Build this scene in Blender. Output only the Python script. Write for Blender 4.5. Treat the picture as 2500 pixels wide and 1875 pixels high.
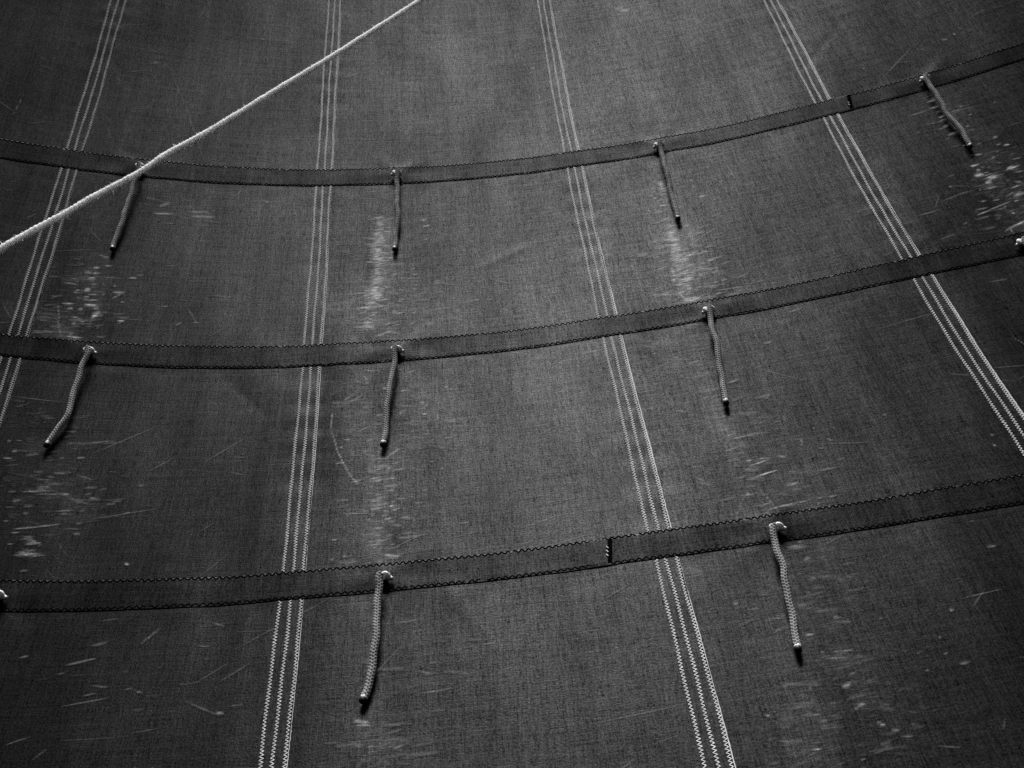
import bpy, math
import numpy as np

# ------------------------------------------------------------------ frame
# The sail is described in its own coordinates: s across, t up the cloth,
# n through the cloth (away from the viewer).  One unit is 0.65 m.
UNIT = 0.65
LEAN = math.radians(8.0)           # the sail leans back a little
CAM_SAIL = np.array([0.02754, -3.17033, -2.4389])
CAM_R = np.array([[0.99357, -0.0635, 0.09376],
                  [-0.11303, -0.60645, 0.78705],
                  [-0.00689, 0.79258, 0.60972]])
CAM_HEIGHT = 1.6
cl, sl = math.cos(LEAN), math.sin(LEAN)
def rotw(v):
    v = np.asarray(v, float)
    return np.stack([v[..., 0], v[..., 1]*sl + v[..., 2]*cl, v[..., 1]*cl - v[..., 2]*sl], -1)
OFFSET = np.array([0, 0, CAM_HEIGHT]) - UNIT*rotw(CAM_SAIL)
def to_world(v):
    return UNIT*rotw(v) + OFFSET

for o in list(bpy.data.objects):
    bpy.data.objects.remove(o)
scene = bpy.context.scene
col = scene.collection

# ------------------------------------------------------------------ camera
from mathutils import Matrix, Vector
cam = bpy.data.cameras.new("camera")
cam.sensor_width = 36.0
cam.lens = 43.27
cam.clip_start = 0.05
cam.clip_end = 200.0
cam_ob = bpy.data.objects.new("camera", cam)
col.objects.link(cam_ob)
cx, cy, cz = rotw(CAM_R[0]), -rotw(CAM_R[1]), -rotw(CAM_R[2])
cp = to_world(CAM_SAIL)
cam_ob.matrix_world = Matrix(((cx[0], cy[0], cz[0], cp[0]), (cx[1], cy[1], cz[1], cp[1]),
                              (cx[2], cy[2], cz[2], cp[2]), (0, 0, 0, 1)))
scene.camera = cam_ob

# ------------------------------------------------------------------ light: high, veiled sun above the sail
SUN_EL = math.radians(76.0)        # high, on the viewer's side of the sail
world = bpy.data.worlds.new("World")
scene.world = world
world.use_nodes = True
wn, wl = world.node_tree.nodes, world.node_tree.links
wn.clear()
sky = wn.new("ShaderNodeTexSky")
sky.sky_type = 'NISHITA'
sky.sun_disc = False
sky.sun_elevation = SUN_EL
SUN_AZ = math.radians(1.5)          # a little to the right
sky.sun_rotation = math.pi - SUN_AZ  # sun towards -Y
sky.air_density = 1.0
sky.dust_density = 1.0
bw = wn.new("ShaderNodeSeparateColor")    # black and white picture, taken through a red filter
bg = wn.new("ShaderNodeBackground")
bg.inputs["Strength"].default_value = 0.05
wo = wn.new("ShaderNodeOutputWorld")
wl.new(sky.outputs[0], bw.inputs[0]); wl.new(bw.outputs[0], bg.inputs[0]); wl.new(bg.outputs[0], wo.inputs[0])

sun = bpy.data.lights.new("sun", 'SUN')
sun.energy = 5.0
sun.angle = math.radians(22.0)
sun.color = (1, 1, 1)
sun_ob = bpy.data.objects.new("sun", sun)
col.objects.link(sun_ob)
sun_dir = Vector((math.cos(SUN_EL)*math.sin(SUN_AZ), -math.cos(SUN_EL)*math.cos(SUN_AZ), math.sin(SUN_EL)))
sun_ob.rotation_euler = sun_dir.to_track_quat('Z', 'Y').to_euler()
sun_ob.location = (0, -2, 8)

vs = scene.view_settings
vs.view_transform = 'Standard'
vs.look = 'None'
vs.exposure = 0.5
vs.gamma = 1.0
vs.use_curve_mapping = False
scene.cycles.sample_clamp_direct = 2.5
scene.cycles.sample_clamp_indirect = 1.0
scene.cycles.use_denoising = False   # keep the fine grain of the cloth

rng = np.random.default_rng(7)

# ------------------------------------------------------------------ the sail's surface
HC = [(-0.0574, 2, 0), (0.0103, 1, 1), (-0.03396, 0, 2), (0.00496, 3, 0), (-0.01181, 2, 1), (0.00333, 1, 2), (0.00159, 0, 3)]
SEAMS = [(-1.62891, -0.03611, 0.0179, -0.00136), (-0.66212, -0.01559, 0.00333, 0.00054),
         (0.3516, -0.00881, 0.00078, 0.00098), (1.39193, -0.01014, 0.00312, -0.00075)]
EDGE_LEFT, EDGE_RIGHT, FOOT, HEAD = -2.85, 2.85, -2.05, 3.3
ROW = 0.0288                       # distance between the three rows of a seam
LAP = 0.0012                       # thickness of one cloth
def seam_s(k, t):
    if k < 0: return np.full_like(t, EDGE_LEFT)
    if k > 3: return np.full_like(t, EDGE_RIGHT)
    a = SEAMS[k]
    tc = np.clip(t, -2.0, 2.9)
    return a[0] + a[1]*tc + a[2]*tc**2 + a[3]*tc**3
def smooth(x):
    x = np.clip(x, 0, 1)
    return x*x*(3 - 2*x)
CREASES = [(-1.788, 2.078, -1.78, 1.826), (-1.589, 2.092, -1.511, 1.926), (1.259, 0.55, 1.306, 0.321), (1.437, 0.343, 1.571, 0.413), (0.479, 1.09, 0.573, 0.858), (-0.927, 0.117, -0.804, -0.057), (-0.06, 0.707, 0.116, 0.808), (1.096, -0.032, 1.199, -0.243), (-0.219, -0.915, -0.128, -1.093), (1.597, 1.975, 1.37, 1.705)]
KNOTS = [(-1.41, 1.39), (-0.38, 1.39), (0.71, 1.38), (1.795, 1.40), (-1.41, 0.26), (-0.38, 0.24), (0.70, 0.25), (1.75, 0.26), (-1.42, -0.83), (-0.40, -0.83), (0.66, -0.83)]
def height(s, t):
    h = sum(c*s**i*t**j for c, i, j in HC)
    # soft waves of the cloth, puckers along the seams
    h = h + 0.0020*np.sin(5.1*s + 1.3*t + 0.6)*np.sin(1.7*t - 2.2*s + 1.0)
    h = h + 0.0014*np.sin(11*s - 3.1*t + 2.0)*np.sin(2.3*t + 4*s)
    h = h + 0.0007*np.sin(23*s + 4.0*t + 2*np.sin(2*t))*np.sin(3.7*t - 5*s + 0.4)
    for (a, b) in KNOTS:            # the cloth is pulled where each cord goes through
        x, y = s - a, t - b
        r2 = x*x + y*y
        h = h - 0.0020*np.exp(-r2/0.05**2) + 0.0008*np.exp(-r2/0.16**2)*np.cos(5*np.arctan2(x, y) + 3*a)*smooth(np.sqrt(r2)/0.08)
    for q, (a, b, c, d) in enumerate(CREASES):   # a few old fold lines
        ln = math.hypot(c - a, d - b); ux, uy = (c - a)/ln, (d - b)/ln
        x, y = s - (a + c)/2, t - (b + d)/2
        al, ac = (x*ux + y*uy)/(ln*0.6), -x*uy + y*ux
        h = h + (0.0007 if q % 2 else -0.0007)*np.exp(-(ac/0.015)**2 - al**4)
    for j in range(3):              # and puckers along the lower edge of each band
        e = t - band_t(j, 'l', s) + 0.03
        h = h + 0.00045*np.exp(-(e/0.045)**2)*np.sin(33*s + 5*np.sin(2.7*s + j))
    for k in range(4):
        d = s - seam_s(k, t)
        h = h + 0.00045*np.exp(-(d/0.07)**2)*np.sin(38*t + 3*np.sin(5*t + k))*(0.6 + 0.4*np.sin(3.3*t + 2*k))
        h = h - 0.0013*np.exp(-((np.abs(d) - 0.10)/0.05)**2)
    return h
def surf(s, t, off=0.0):
    s = np.asarray(s, float); t = np.asarray(t, float)
    e = 1e-3
    h = height(s, t)
    hs = (height(s + e, t) - height(s - e, t))/(2*e)
    ht = (height(s, t + e) - height(s, t - e))/(2*e)
    n = np.stack([hs, ht, -np.ones_like(hs)], -1)
    n /= np.linalg.norm(n, axis=-1, keepdims=True)
    return np.stack([s, t, h], -1) + np.asarray(off)[..., None]*n, n
def lap_height(s, t):
    """how far the top cloth stands above the base where two cloths overlap"""
    z = np.zeros_like(s)
    for k in range(4):
        d = s - seam_s(k, t)
        z = np.maximum(z, LAP*np.where(d < 0.036, smooth((d + 0.085)/0.045), 0))
    return z
BANDS = [dict(u=(-0.00046, 0.00112, 0.00086, -0.0051, 1.42583), l=(-0.00083, 0.00116, 0.00242, -0.00171, 1.31214)),
         dict(u=(-0.00324, 0.00538, 0.00503, 0.29541), l=(-0.00779, 0.0058, 0.01483, 0.18342)),
         dict(u=(-0.00654, -0.00477, 0.00643, -0.77658), l=(-0.00471, -0.00793, 0.00505, -0.88099))]
def band_t(j, w, s):
    sc = np.clip(s, -1.95, 2.2)
    return np.polyval(BANDS[j][w], sc)
BAND_H = 0.0030

# ------------------------------------------------------------------ materials
def new_mat(name):
    m = bpy.data.materials.new(name)
    m.use_nodes = True
    nt = m.node_tree
    nt.nodes.clear()
    out = nt.nodes.new("ShaderNodeOutputMaterial")
    b = nt.nodes.new("ShaderNodeBsdfPrincipled")
    nt.links.new(b.outputs[0], out.inputs[0])
    return m, nt, b, out
def math_node(nt, op, a, b=None, clamp=False):
    n = nt.nodes.new("ShaderNodeMath"); n.operation = op; n.use_clamp = clamp
    for i, v in enumerate((a, b)):
        if v is None: continue
        if isinstance(v, (int, float)): n.inputs[i].default_value = v
        else: nt.links.new(v, n.inputs[i])
    return n.outputs[0]
def noise(nt, coord, scale, detail=2.0, rough=0.5, dist=0.0, offset=(0, 0, 0)):
    mp = nt.nodes.new("ShaderNodeMapping")
    mp.inputs["Scale"].default_value = scale
    mp.inputs["Location"].default_value = offset
    nt.links.new(coord, mp.inputs[0])
    n = nt.nodes.new("ShaderNodeTexNoise")
    n.inputs["Scale"].default_value = 1.0
    n.inputs["Detail"].default_value = detail
    n.inputs["Roughness"].default_value = rough
    n.inputs["Distortion"].default_value = dist
    nt.links.new(mp.outputs[0], n.inputs["Vector"])
    return n.outputs["Fac"]
def map_range(nt, v, a, b, c, d):
    n = nt.nodes.new("ShaderNodeMapRange")
    n.inputs[1].default_value = a; n.inputs[2].default_value = b
    n.inputs[3].default_value = c; n.inputs[4].default_value = d
    nt.links.new(v, n.inputs[0])
    return n.outputs[0]
def grey(nt, v):
    n = nt.nodes.new("ShaderNodeCombineColor")
    for i in range(3): nt.links.new(v, n.inputs[i])
    return n.outputs[0]
def cloth_material(name, base, spec, rough, seed, grain_amt=1.0, scuffed=False, worn=0.28):
    m, nt, b, out = new_mat(name)
    uv = nt.nodes.new("ShaderNodeUVMap").outputs[0]
    o = (seed*3.1, seed*1.7, seed*0.9)
    g1 = noise(nt, uv, (190, 175, 1), 2.5, 0.75, 0, o)          # weave grain
    warp = noise(nt, uv, (420, 22, 1), 2, 0.6, 0, o)           # threads running up
    weft = noise(nt, uv, (16, 330, 1), 2, 0.6, 0, o)           # threads running across
    blot = noise(nt, uv, (2.1, 1.6, 1), 5, 0.6, 0.6, o)        # worn and stained areas
    streak = noise(nt, uv, (14, 0.9, 1), 3, 0.6, 0, o)         # long streaks in the dye
    fine = math_node(nt, 'ADD', math_node(nt, 'MULTIPLY', g1, 1.0), math_node(nt, 'MULTIPLY', warp, 0.7))
    fine = math_node(nt, 'ADD', fine, math_node(nt, 'MULTIPLY', weft, 0.35))
    rib = noise(nt, uv, (120, 3.0, 1), 2, 0.6, 0, o)           # slubs up and across
    slub = noise(nt, uv, (2.6, 100, 1), 2, 0.6, 0, o)
    fine2 = math_node(nt, 'ADD', fine, math_node(nt, 'MULTIPLY', math_node(nt, 'SUBTRACT', math_node(nt, 'ADD', rib, slub), 1.0), 0.26))
    f = map_range(nt, fine2, 0.68, 1.37, 1 - 0.86*grain_amt, 1 + 0.86*grain_amt)
    wear = math_node(nt, 'ADD', math_node(nt, 'MULTIPLY', blot, 0.7), math_node(nt, 'MULTIPLY', streak, 0.6))
    w = map_range(nt, wear, 0.42, 0.88, 1 - worn, 1 + worn)
    c = math_node(nt, 'MULTIPLY', math_node(nt, 'MULTIPLY', f, w), base)
    nt.nodes.remove(b)
    b = nt.nodes.new("ShaderNodeBsdfDiffuse")
    nt.links.new(grey(nt, c), b.inputs["Color"])
    sp = math_node(nt, 'MULTIPLY', math_node(nt, 'MULTIPLY', f, w), spec)
    gl = nt.nodes.new("ShaderNodeBsdfGlossy")      # soft sheen of the proofed cloth
    nt.links.new(grey(nt, sp), gl.inputs["Color"])
    gl.inputs["Roughness"].default_value = rough
    ad = nt.nodes.new("ShaderNodeAddShader")
    nt.links.new(b.outputs[0], ad.inputs[0]); nt.links.new(gl.outputs[0], ad.inputs[1])
    nt.links.new(ad.outputs[0], out.inputs[0])
    if scuffed:       # chalky rubbed fibres, broken up along the weft
        def attr(n_):
            a_ = nt.nodes.new("ShaderNodeAttribute"); a_.attribute_name = n_
            return a_.outputs["Fac"]
        n1 = noise(nt, uv, (30, 210, 1), 4, 0.72, 0.5)
        n2 = noise(nt, uv, (260, 240, 1), 2, 0.7)
        k1 = math_node(nt, 'MULTIPLY', map_range(nt, n1, 0.50, 0.66, 0.03, 1.9), map_range(nt, n2, 0.36, 0.64, 0.15, 1.5))
        k2 = math_node(nt, 'MULTIPLY', map_range(nt, n1, 0.35, 0.62, 0.55, 1.15), map_range(nt, n2, 0.34, 0.66, 0.45, 1.25))
        al = math_node(nt, 'ADD', math_node(nt, 'MULTIPLY', attr("rubbed"), k1), math_node(nt, 'MULTIPLY', attr("scratched"), k2), True)
        df = nt.nodes.new("ShaderNodeBsdfDiffuse"); df.inputs["Color"].default_value = (0.66, 0.66, 0.66, 1)
        mx = nt.nodes.new("ShaderNodeMixShader")
        nt.links.new(al, mx.inputs[0]); nt.links.new(ad.outputs[0], mx.inputs[1]); nt.links.new(df.outputs[0], mx.inputs[2])
        nt.links.new(mx.outputs[0], out.inputs[0])
    bump = nt.nodes.new("ShaderNodeBump")
    bump.inputs["Strength"].default_value = 0.30
    bump.inputs["Distance"].default_value = 0.0006
    nt.links.new(fine, bump.inputs["Height"])
    nt.links.new(bump.outputs[0], b.inputs["Normal"])
    nt.links.new(bump.outputs[0], gl.inputs["Normal"])
    return m
def plain_material(name, base, rough=0.8, spec=0.3, scale=400, amt=0.25, coord="Object"):
    m, nt, b, out = new_mat(name)
    tc = nt.nodes.new("ShaderNodeTexCoord").outputs[coord]
    n = noise(nt, tc, (scale, scale, scale), 2, 0.6)
    v = map_range(nt, n, 0.3, 0.7, base*(1 - amt), base*(1 + amt))
    nt.links.new(grey(nt, v), b.inputs["Base Color"])
    b.inputs["Roughness"].default_value = rough
    b.inputs["Specular IOR Level"].default_value = spec
    return m
M_CLOTH = [cloth_material("sailcloth", 0.0010, 0.0096, 0.295, k, 1.15) for k in range(5)]
M_SCUFF = [cloth_material("scuffed_sailcloth", 0.0010, 0.0096, 0.295, k, 1.15, True) for k in range(5)]
M_BAND = [cloth_material("band_cloth", 0.0008, 0.0062, 0.295, 11 + j, 1.25, False, 0.40) for j in range(3)]
M_WHITE = plain_material("pale_thread", 0.50, 0.9, 0.05, 500, 0.45)
M_SEAM = [plain_material("seam_thread", v, 0.9, 0.05, 500, 0.5) for v in (0.27, 0.45, 0.55, 0.50)]
M_BLACK = plain_material("black_thread", 0.003, 0.9, 0.0, 700, 0.3)
M_CORD = plain_material("braided_cord", 0.31, 0.75, 0.3, 900, 0.30)
M_KNOT = plain_material("lit_knot_cord", 0.80, 0.7, 0.35, 700, 0.35)  # same cord made paler: overhead light on the knots put into the colour
M_TIP = plain_material("bare_cord_end", 0.75, 0.6, 0.4, 900, 0.15)
M_TIP_SHADE = plain_material("painted_tip_shade", 0.006, 0.5, 0.3, 900, 0.2)  # near-black standing in for the shadow below each cord tip
def fibre_material(name, base, through, scale, amt):
    """hairy hemp: light also passes through the loose fibres"""
    m, nt, b, out = new_mat(name)
    tc = nt.nodes.new("ShaderNodeTexCoord").outputs["Object"]
    v = map_range(nt, noise(nt, tc, (scale, scale, scale), 2, 0.6), 0.3, 0.7, base*(1 - amt), base*(1 + amt))
    c = grey(nt, v)
    nt.links.new(c, b.inputs["Base Color"])
    b.inputs["Roughness"].default_value = 0.85
    b.inputs["Specular IOR Level"].default_value = 0.2
    b.inputs["Subsurface Weight"].default_value = 1.0
    b.inputs["Subsurface Radius"].default_value = (1, 1, 1)
    b.inputs["Subsurface Scale"].default_value = 0.015
    tr = nt.nodes.new("ShaderNodeBsdfTranslucent")
    nt.links.new(c, tr.inputs[0])
    mx = nt.nodes.new("ShaderNodeMixShader"); mx.inputs[0].default_value = through
    nt.links.new(b.outputs[0], mx.inputs[1]); nt.links.new(tr.outputs[0], mx.inputs[2])
    nt.links.new(mx.outputs[0], out.inputs[0])
    return m
M_ROPE = fibre_material("pale_rope", 0.80, 0.15, 180, 0.20)
M_FUZZ = fibre_material("rope_fibre", 0.80, 0.5, 200, 0.10)
# ------------------------------------------------------------------ mesh helpers
def link(name, V, F, mat, parent=None, uv=None, fade=None, smooth_shade=True):
    me = bpy.data.meshes.new(name)
    V = to_world(np.asarray(V, float).reshape(-1, 3))
    F = np.asarray(F, np.int32)
    k = F.shape[1]
    me.vertices.add(len(V)); me.vertices.foreach_set("co", V.astype(np.float32).ravel())
    me.loops.add(F.size); me.loops.foreach_set("vertex_index", F.ravel())
    me.polygons.add(len(F)); me.polygons.foreach_set("loop_start", np.arange(0, F.size, k, dtype=np.int32))
    try: me.polygons.foreach_set("loop_total", np.full(len(F), k, np.int32))
    except Exception: pass
    me.update(calc_edges=True)
    me.polygons.foreach_set("use_smooth", np.full(len(F), bool(smooth_shade)))
    if uv is not None:
        l = me.uv_layers.new(name="UVMap")
        l.data.foreach_set("uv", np.asarray(uv, np.float32).reshape(-1, 2)[F.ravel()].ravel())
    if fade is not None:
        a = me.attributes.new("fade", 'FLOAT', 'POINT')
        a.data.foreach_set("value", np.asarray(fade, np.float32).ravel())
    me.materials.append(mat)
    me.validate()
    ob = bpy.data.objects.new(name, me)
    col.objects.link(ob)
    if parent is not None: ob.parent = parent
    return ob
def grid_faces(a, b, closed=False):
    """quads of an a x b vertex grid; closed wraps the second axis"""
    i = np.arange(a - 1)[:, None]; j = np.arange(b if closed else b - 1)[None, :]
    j2 = (j + 1) % b
    return np.stack([i*b + j, i*b + j2, (i + 1)*b + j2, (i + 1)*b + j], -1).reshape(-1, 4)
class Bag:
    def __init__(self): self.V, self.F, self.n = [], [], 0
    def add(self, V, F):
        V = np.asarray(V).reshape(-1, 3)
        self.V.append(V); self.F.append(np.asarray(F) + self.n); self.n += len(V)
    def link(self, name, mat, parent=None, **kw):
        return link(name, np.concatenate(self.V), np.concatenate(self.F), mat, parent, **kw)
def frames(P):
    T = np.gradient(P, axis=0); T /= np.linalg.norm(T, axis=1, keepdims=True)
    N = np.empty_like(P)
    n = np.cross(T[0], [0.31, 0.2, 0.93]); n /= np.linalg.norm(n); N[0] = n
    for i in range(1, len(P)):
        n = N[i-1] - T[i]*np.dot(N[i-1], T[i]); N[i] = n/np.linalg.norm(n)
    return T, N, np.cross(T, N)
def tube(P, R, seg=14, cap=True):
    """R: array (len(P),) or (len(P), seg)"""
    T, N, B = frames(P)
    a = np.linspace(0, 2*np.pi, seg, endpoint=False)
    R = np.asarray(R, float)
    if R.ndim == 1: R = np.repeat(R[:, None], seg, 1)
    V = P[:, None, :] + R[..., None]*(np.cos(a)[None, :, None]*N[:, None, :] + np.sin(a)[None, :, None]*B[:, None, :])
    F = grid_faces(len(P), seg, True)
    V = V.reshape(-1, 3)
    if cap:
        V = np.concatenate([V, P[:1], P[-1:]]); c0, c1 = len(V) - 2, len(V) - 1
        j = np.arange(seg); j2 = (j + 1) % seg; L = (len(P) - 1)*seg
        F = np.concatenate([F, np.stack([j2, j, np.full(seg, c0), np.full(seg, c0)], 1), np.stack([L + j, L + j2, np.full(seg, c1), np.full(seg, c1)], 1)])
    return V, F
def link_tube(name, P, R, mat, parent, seg=14):
    V, F = tube(P, R, seg, False)
    # close the ends with a ring shrunk to (nearly) a point
    n = len(P)
    T, _, _ = frames(P)
    V = V.reshape(n, seg, 3)
    e0 = P[0] + (V[0] - P[0])*0.02 - T[0]*0.0; e1 = P[-1] + (V[-1] - P[-1])*0.02
    V = np.concatenate([e0[None], V, e1[None]])
    return link(name, V, grid_faces(n + 2, seg, True), mat, parent)
def spline(pts, step):
    """Catmull-Rom through the points, resampled evenly"""
    p = np.asarray(pts, float)
    q = np.concatenate([[2*p[0] - p[1]], p, [2*p[-1] - p[-2]]])
    out = []
    for i in range(1, len(q) - 2):
        u = np.linspace(0, 1, 24, endpoint=False)[:, None]
        a, b, c, d = q[i-1], q[i], q[i+1], q[i+2]
        out.append(0.5*((2*b) + (-a + c)*u + (2*a - 5*b + 4*c - d)*u**2 + (-a + 3*b - 3*c + d)*u**3))
    out = np.concatenate(out + [p[-1:]])
    L = np.concatenate([[0], np.cumsum(np.linalg.norm(np.diff(out, axis=0), axis=1))])
    x = np.linspace(0, L[-1], max(4, int(L[-1]/step)))
    return np.stack([np.interp(x, L, out[:, k]) for k in range(out.shape[1])], 1), x

def sail_thread(bag, s, t, off, r, seg=5):
    """a thread lying on the cloth along (s, t)"""
    P, N = surf(s, t, off)
    T = np.gradient(P, axis=0); T /= np.linalg.norm(T, axis=1, keepdims=True) + 1e-12
    B = np.cross(T, N); B /= np.linalg.norm(B, axis=1, keepdims=True) + 1e-12
    a = np.linspace(0, 2*np.pi, seg, endpoint=False) + 0.3
    r = np.broadcast_to(np.asarray(r, float), (len(P),))
    V = P[:, None] + r[:, None, None]*(np.cos(a)[None, :, None]*B[:, None] + 0.38*np.sin(a)[None, :, None]*N[:, None])
    bag.add(V, grid_faces(len(P), seg, True))
def tri(x):
    return 2*np.abs(2*(x - np.floor(x + 0.5))) - 1

def tag(o, label, cat, group=None):
    o["label"] = label; o["category"] = cat
    if group: o["group"] = group
def empty(name, loc):
    o = bpy.data.objects.new(name, None)
    o.empty_display_size = 0.1
    o.location = Vector(tuple(loc))
    col.objects.link(o)
    return o
def adopt(parent, child):
    child.parent = parent
    child.matrix_parent_inverse = Matrix.Translation(-parent.location)

# ------------------------------------------------------------------ the sail
sail = bpy.data.objects.new("sail", None)
col.objects.link(sail)
tag(sail, "dark weathered sail filling the picture, with pale seams and three sewn bands", "sail")

panels = []
NT = 321
tt = np.linspace(FOOT, HEAD, NT)
for k in range(-1, 4):
    lo = seam_s(k, tt) - (0.052 if k >= 0 else 0)
    hi = seam_s(k + 1, tt) + (0.0335 if k < 3 else 0)
    ns = 84
    u = np.linspace(0, 1, ns)
    u = np.concatenate([u[:-1], [1 - 0.25/ns, 1]])
    S_ = lo[:, None] + (hi - lo)[:, None]*u[None, :]
    T_ = np.repeat(tt[:, None], len(u), 1)
    off = np.zeros_like(S_)
    if k < 3:      # right margin lies on the next cloth
        d = S_ - seam_s(k + 1, T_)
        off = LAP*smooth((d + 0.085)/0.045)
    P, N = surf(S_, T_, off)
    back = P - 0.0008*N
    # front sheet plus a rolled right edge down to the back sheet
    V = np.concatenate([back[:, :1], P, back[:, -1:]], 1)
    UV = np.concatenate([np.stack([S_, T_], -1)[:, :1], np.stack([S_, T_], -1), np.stack([S_, T_], -1)[:, -1:]], 1)
    ob = link("cloth_panel", V, grid_faces(NT, len(u) + 2), M_CLOTH[k + 1], sail, uv=UV)
    panels.append(ob)

# seam stitching: three rows of pale zigzag on each seam
def clear_of_bands(s, t, pad=0.004):
    ok = np.ones_like(t, bool)
    for j in range(3):
        ok &= ~((t < band_t(j, 'u', s) + pad) & (t > band_t(j, 'l', s) - pad*0.3))
    return ok
for k in range(4):
    for row in (-1, 0, 1):
        bag = Bag()
        per = 0.0112
        t = np.arange(FOOT + 0.01, HEAD - 0.02, per/6)
        jit = np.cumsum(rng.normal(0, 0.012, len(t)))
        ph = (t - FOOT)/per + 0.25*np.sin(t*9 + k + row) + 0.1*jit/np.sqrt(1 + np.abs(jit)) + row*0.37
        z = tri(ph)
        amp = (0.0051 if row < 1 else 0.0046)*(1 + 0.12*np.sin(t*31 + 2*k))
        wob = 0.0014*np.sin(t*7.3 + k*2 + row) + 0.0008*np.sin(t*23 + row*3)
        s = seam_s(k, t) + row*ROW*0.98 + wob + z*amp
        off = LAP + 0.0004 + 0.0004*(1 - np.abs(z))
        ok = clear_of_bands(s, t)
        idx = np.flatnonzero(np.diff(np.concatenate([[0], ok.astype(int), [0]])))
        for a, b in zip(idx[::2], idx[1::2]):
            if b - a > 6: sail_thread(bag, s[a:b], t[a:b], off[a:b], 0.0016 + 0.0008*smooth(t[a:b]/2))
        bag.link("seam_stitching", M_SEAM[k], panels[k])
    # the selvedge: pale frayed edge of the upper cloth
    bag = Bag()
    t = np.arange(FOOT + 0.01, HEAD - 0.02, 0.008)
    s = seam_s(k, t) + 0.0345 + 0.0012*np.sin(t*7.3 + k*2 + 1) + rng.normal(0, 0.0004, len(t))
    w = ([0.0006, 0.0013, 0.0020, 0.0023][k] + (0.0009*smooth(t/1.5) if k == 2 else 0))*(1 + 0.35*np.sin(t*3.1 + k) + 0.25*np.sin(t*17 + k))
    ok = clear_of_bands(s, t)
    idx = np.flatnonzero(np.diff(np.concatenate([[0], ok.astype(int), [0]])))
    for a, b in zip(idx[::2], idx[1::2]):
        if b - a > 3: sail_thread(bag, s[a:b], t[a:b], LAP*0.6, np.clip(w[a:b], 0.0004, 0.003), 5)
    bag.link("selvedge", M_SEAM[k], panels[k])

# the three bands, each sewn on with black zigzag
JOINS = {0: 1.477, 2: 0.215}
def band_lift(s, t):
    return BAND_H*0.48 + lap_height(s, t)*0.9
for j in range(3):
    s = np.arange(EDGE_LEFT + 0.0, EDGE_RIGHT + 0.001, 0.014)
    up = band_t(j, 'u', s) + 0.0050
    lo = band_t(j, 'l', s) + 0.0006*np.sin(s*19 + j) + 0.0004*np.sin(s*53)
    v = np.array([0, 0.02, 0.1, 0.3, 0.5, 0.7, 0.9, 0.985, 1.0])
    S_ = np.repeat(s[:, None], len(v), 1)
    T_ = lo[:, None] + (up - lo)[:, None]*v[None]
    off = band_lift(S_, T_)*np.ones_like(S_)
    off[:, -1] *= 0.75
    if j in JOINS:  # one length of tape laps over the next
        off += 0.0011*np.where(S_ < JOINS[j], smooth((S_ - JOINS[j] + 0.09)/0.06), 0)
    P, N = surf(S_, T_, off)
    base0, _ = surf(S_[:, :1], T_[:, :1], np.full_like(S_[:, :1], -0.0002))
    base1, _ = surf(S_[:, -1:], T_[:, -1:] + 0.001, np.full_like(S_[:, :1], -0.0002))
    V = np.concatenate([base0, P, base1], 1)
    UVg = np.stack([S_, T_], -1)
    UVg = np.concatenate([UVg[:, :1], UVg, UVg[:, -1:]], 1)
    band = link("reef_band", V, grid_faces(len(s), len(v) + 2), M_BAND[j], sail, uv=UVg)
    for w in ('u', 'l'):
        bag = Bag()
        per = 0.0185
        ss = np.arange(EDGE_LEFT + 0.01, EDGE_RIGHT - 0.01, per/8)
        ph = ss/per + 0.3*np.sin(ss*6 + j) + 0.06*np.cumsum(rng.normal(0, 0.1, len(ss)))
        z = tri(ph)
        mid = band_t(j, 'u', ss) if w == 'u' else band_t(j, 'l', ss) + 0.0080
        z = np.clip(z*1.12, -1, 1)
        t = mid + z*0.0044*(1 + 0.15*np.sin(ss*37 + j)) + 0.0008*np.sin(ss*11)
        off = band_lift(ss, t) + 0.0004 + 0.0004*(1 - np.abs(z))
        ok = np.ones_like(ss, bool)
        for q in rng.integers(0, len(ss), 12): ok[q:q + 3] = False
        idx = np.flatnonzero(np.diff(np.concatenate([[0], ok.astype(int), [0]])))
        for a, b in zip(idx[::2], idx[1::2]):
            if b - a > 6: sail_thread(bag, ss[a:b], t[a:b], off[a:b], 0.0020 if w == 'u' else 0.0017)
        bag.link("edge_stitching", M_BLACK, band)
    if j in JOINS:
        x0 = JOINS[j]
        for half, mat_, rr in ((0, M_BLACK, 0.0025 if j == 2 else 0.0029), (1, M_WHITE, 0.0020)):
            bag = Bag()
            tb = np.linspace(band_t(j, 'l', np.array([x0]))[0] + 0.012, band_t(j, 'u', np.array([x0]))[0] - 0.004, 80)
            lean = (tb - tb.mean())*0.12
            if half == 0:
                for q in (0, 1):
                    z = tri((tb - tb[0])/0.0155 + 0.5*q)
                    s2 = x0 + 0.002 + lean + z*0.0055
                    sail_thread(bag, s2, tb, band_lift(s2, tb) + 0.0018 + 0.0004*q, rr)
                sail_thread(bag, x0 + 0.0005 + lean, tb, band_lift(tb*0 + x0, tb) + 0.0016, 0.0024 if j == 2 else 0.0034)  # straight black line painted as the shadow along the lap edge
            else:
                for q in range(4 if j == 2 else 2):
                    tq = tb[0] + 0.022 + q*0.0155 + np.linspace(0, 0.008, 8)
                    if tq[-1] > tb[-1] - 0.015: continue
                    s2 = x0 - 0.0075 + np.linspace(0, 0.004, 8) + (tq - tb.mean())*0.12
                    sail_thread(bag, s2, tq[::-1], band_lift(s2, tq) + 0.0026, rr)
            bag.link("join_stitching", mat_, band)

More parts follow.
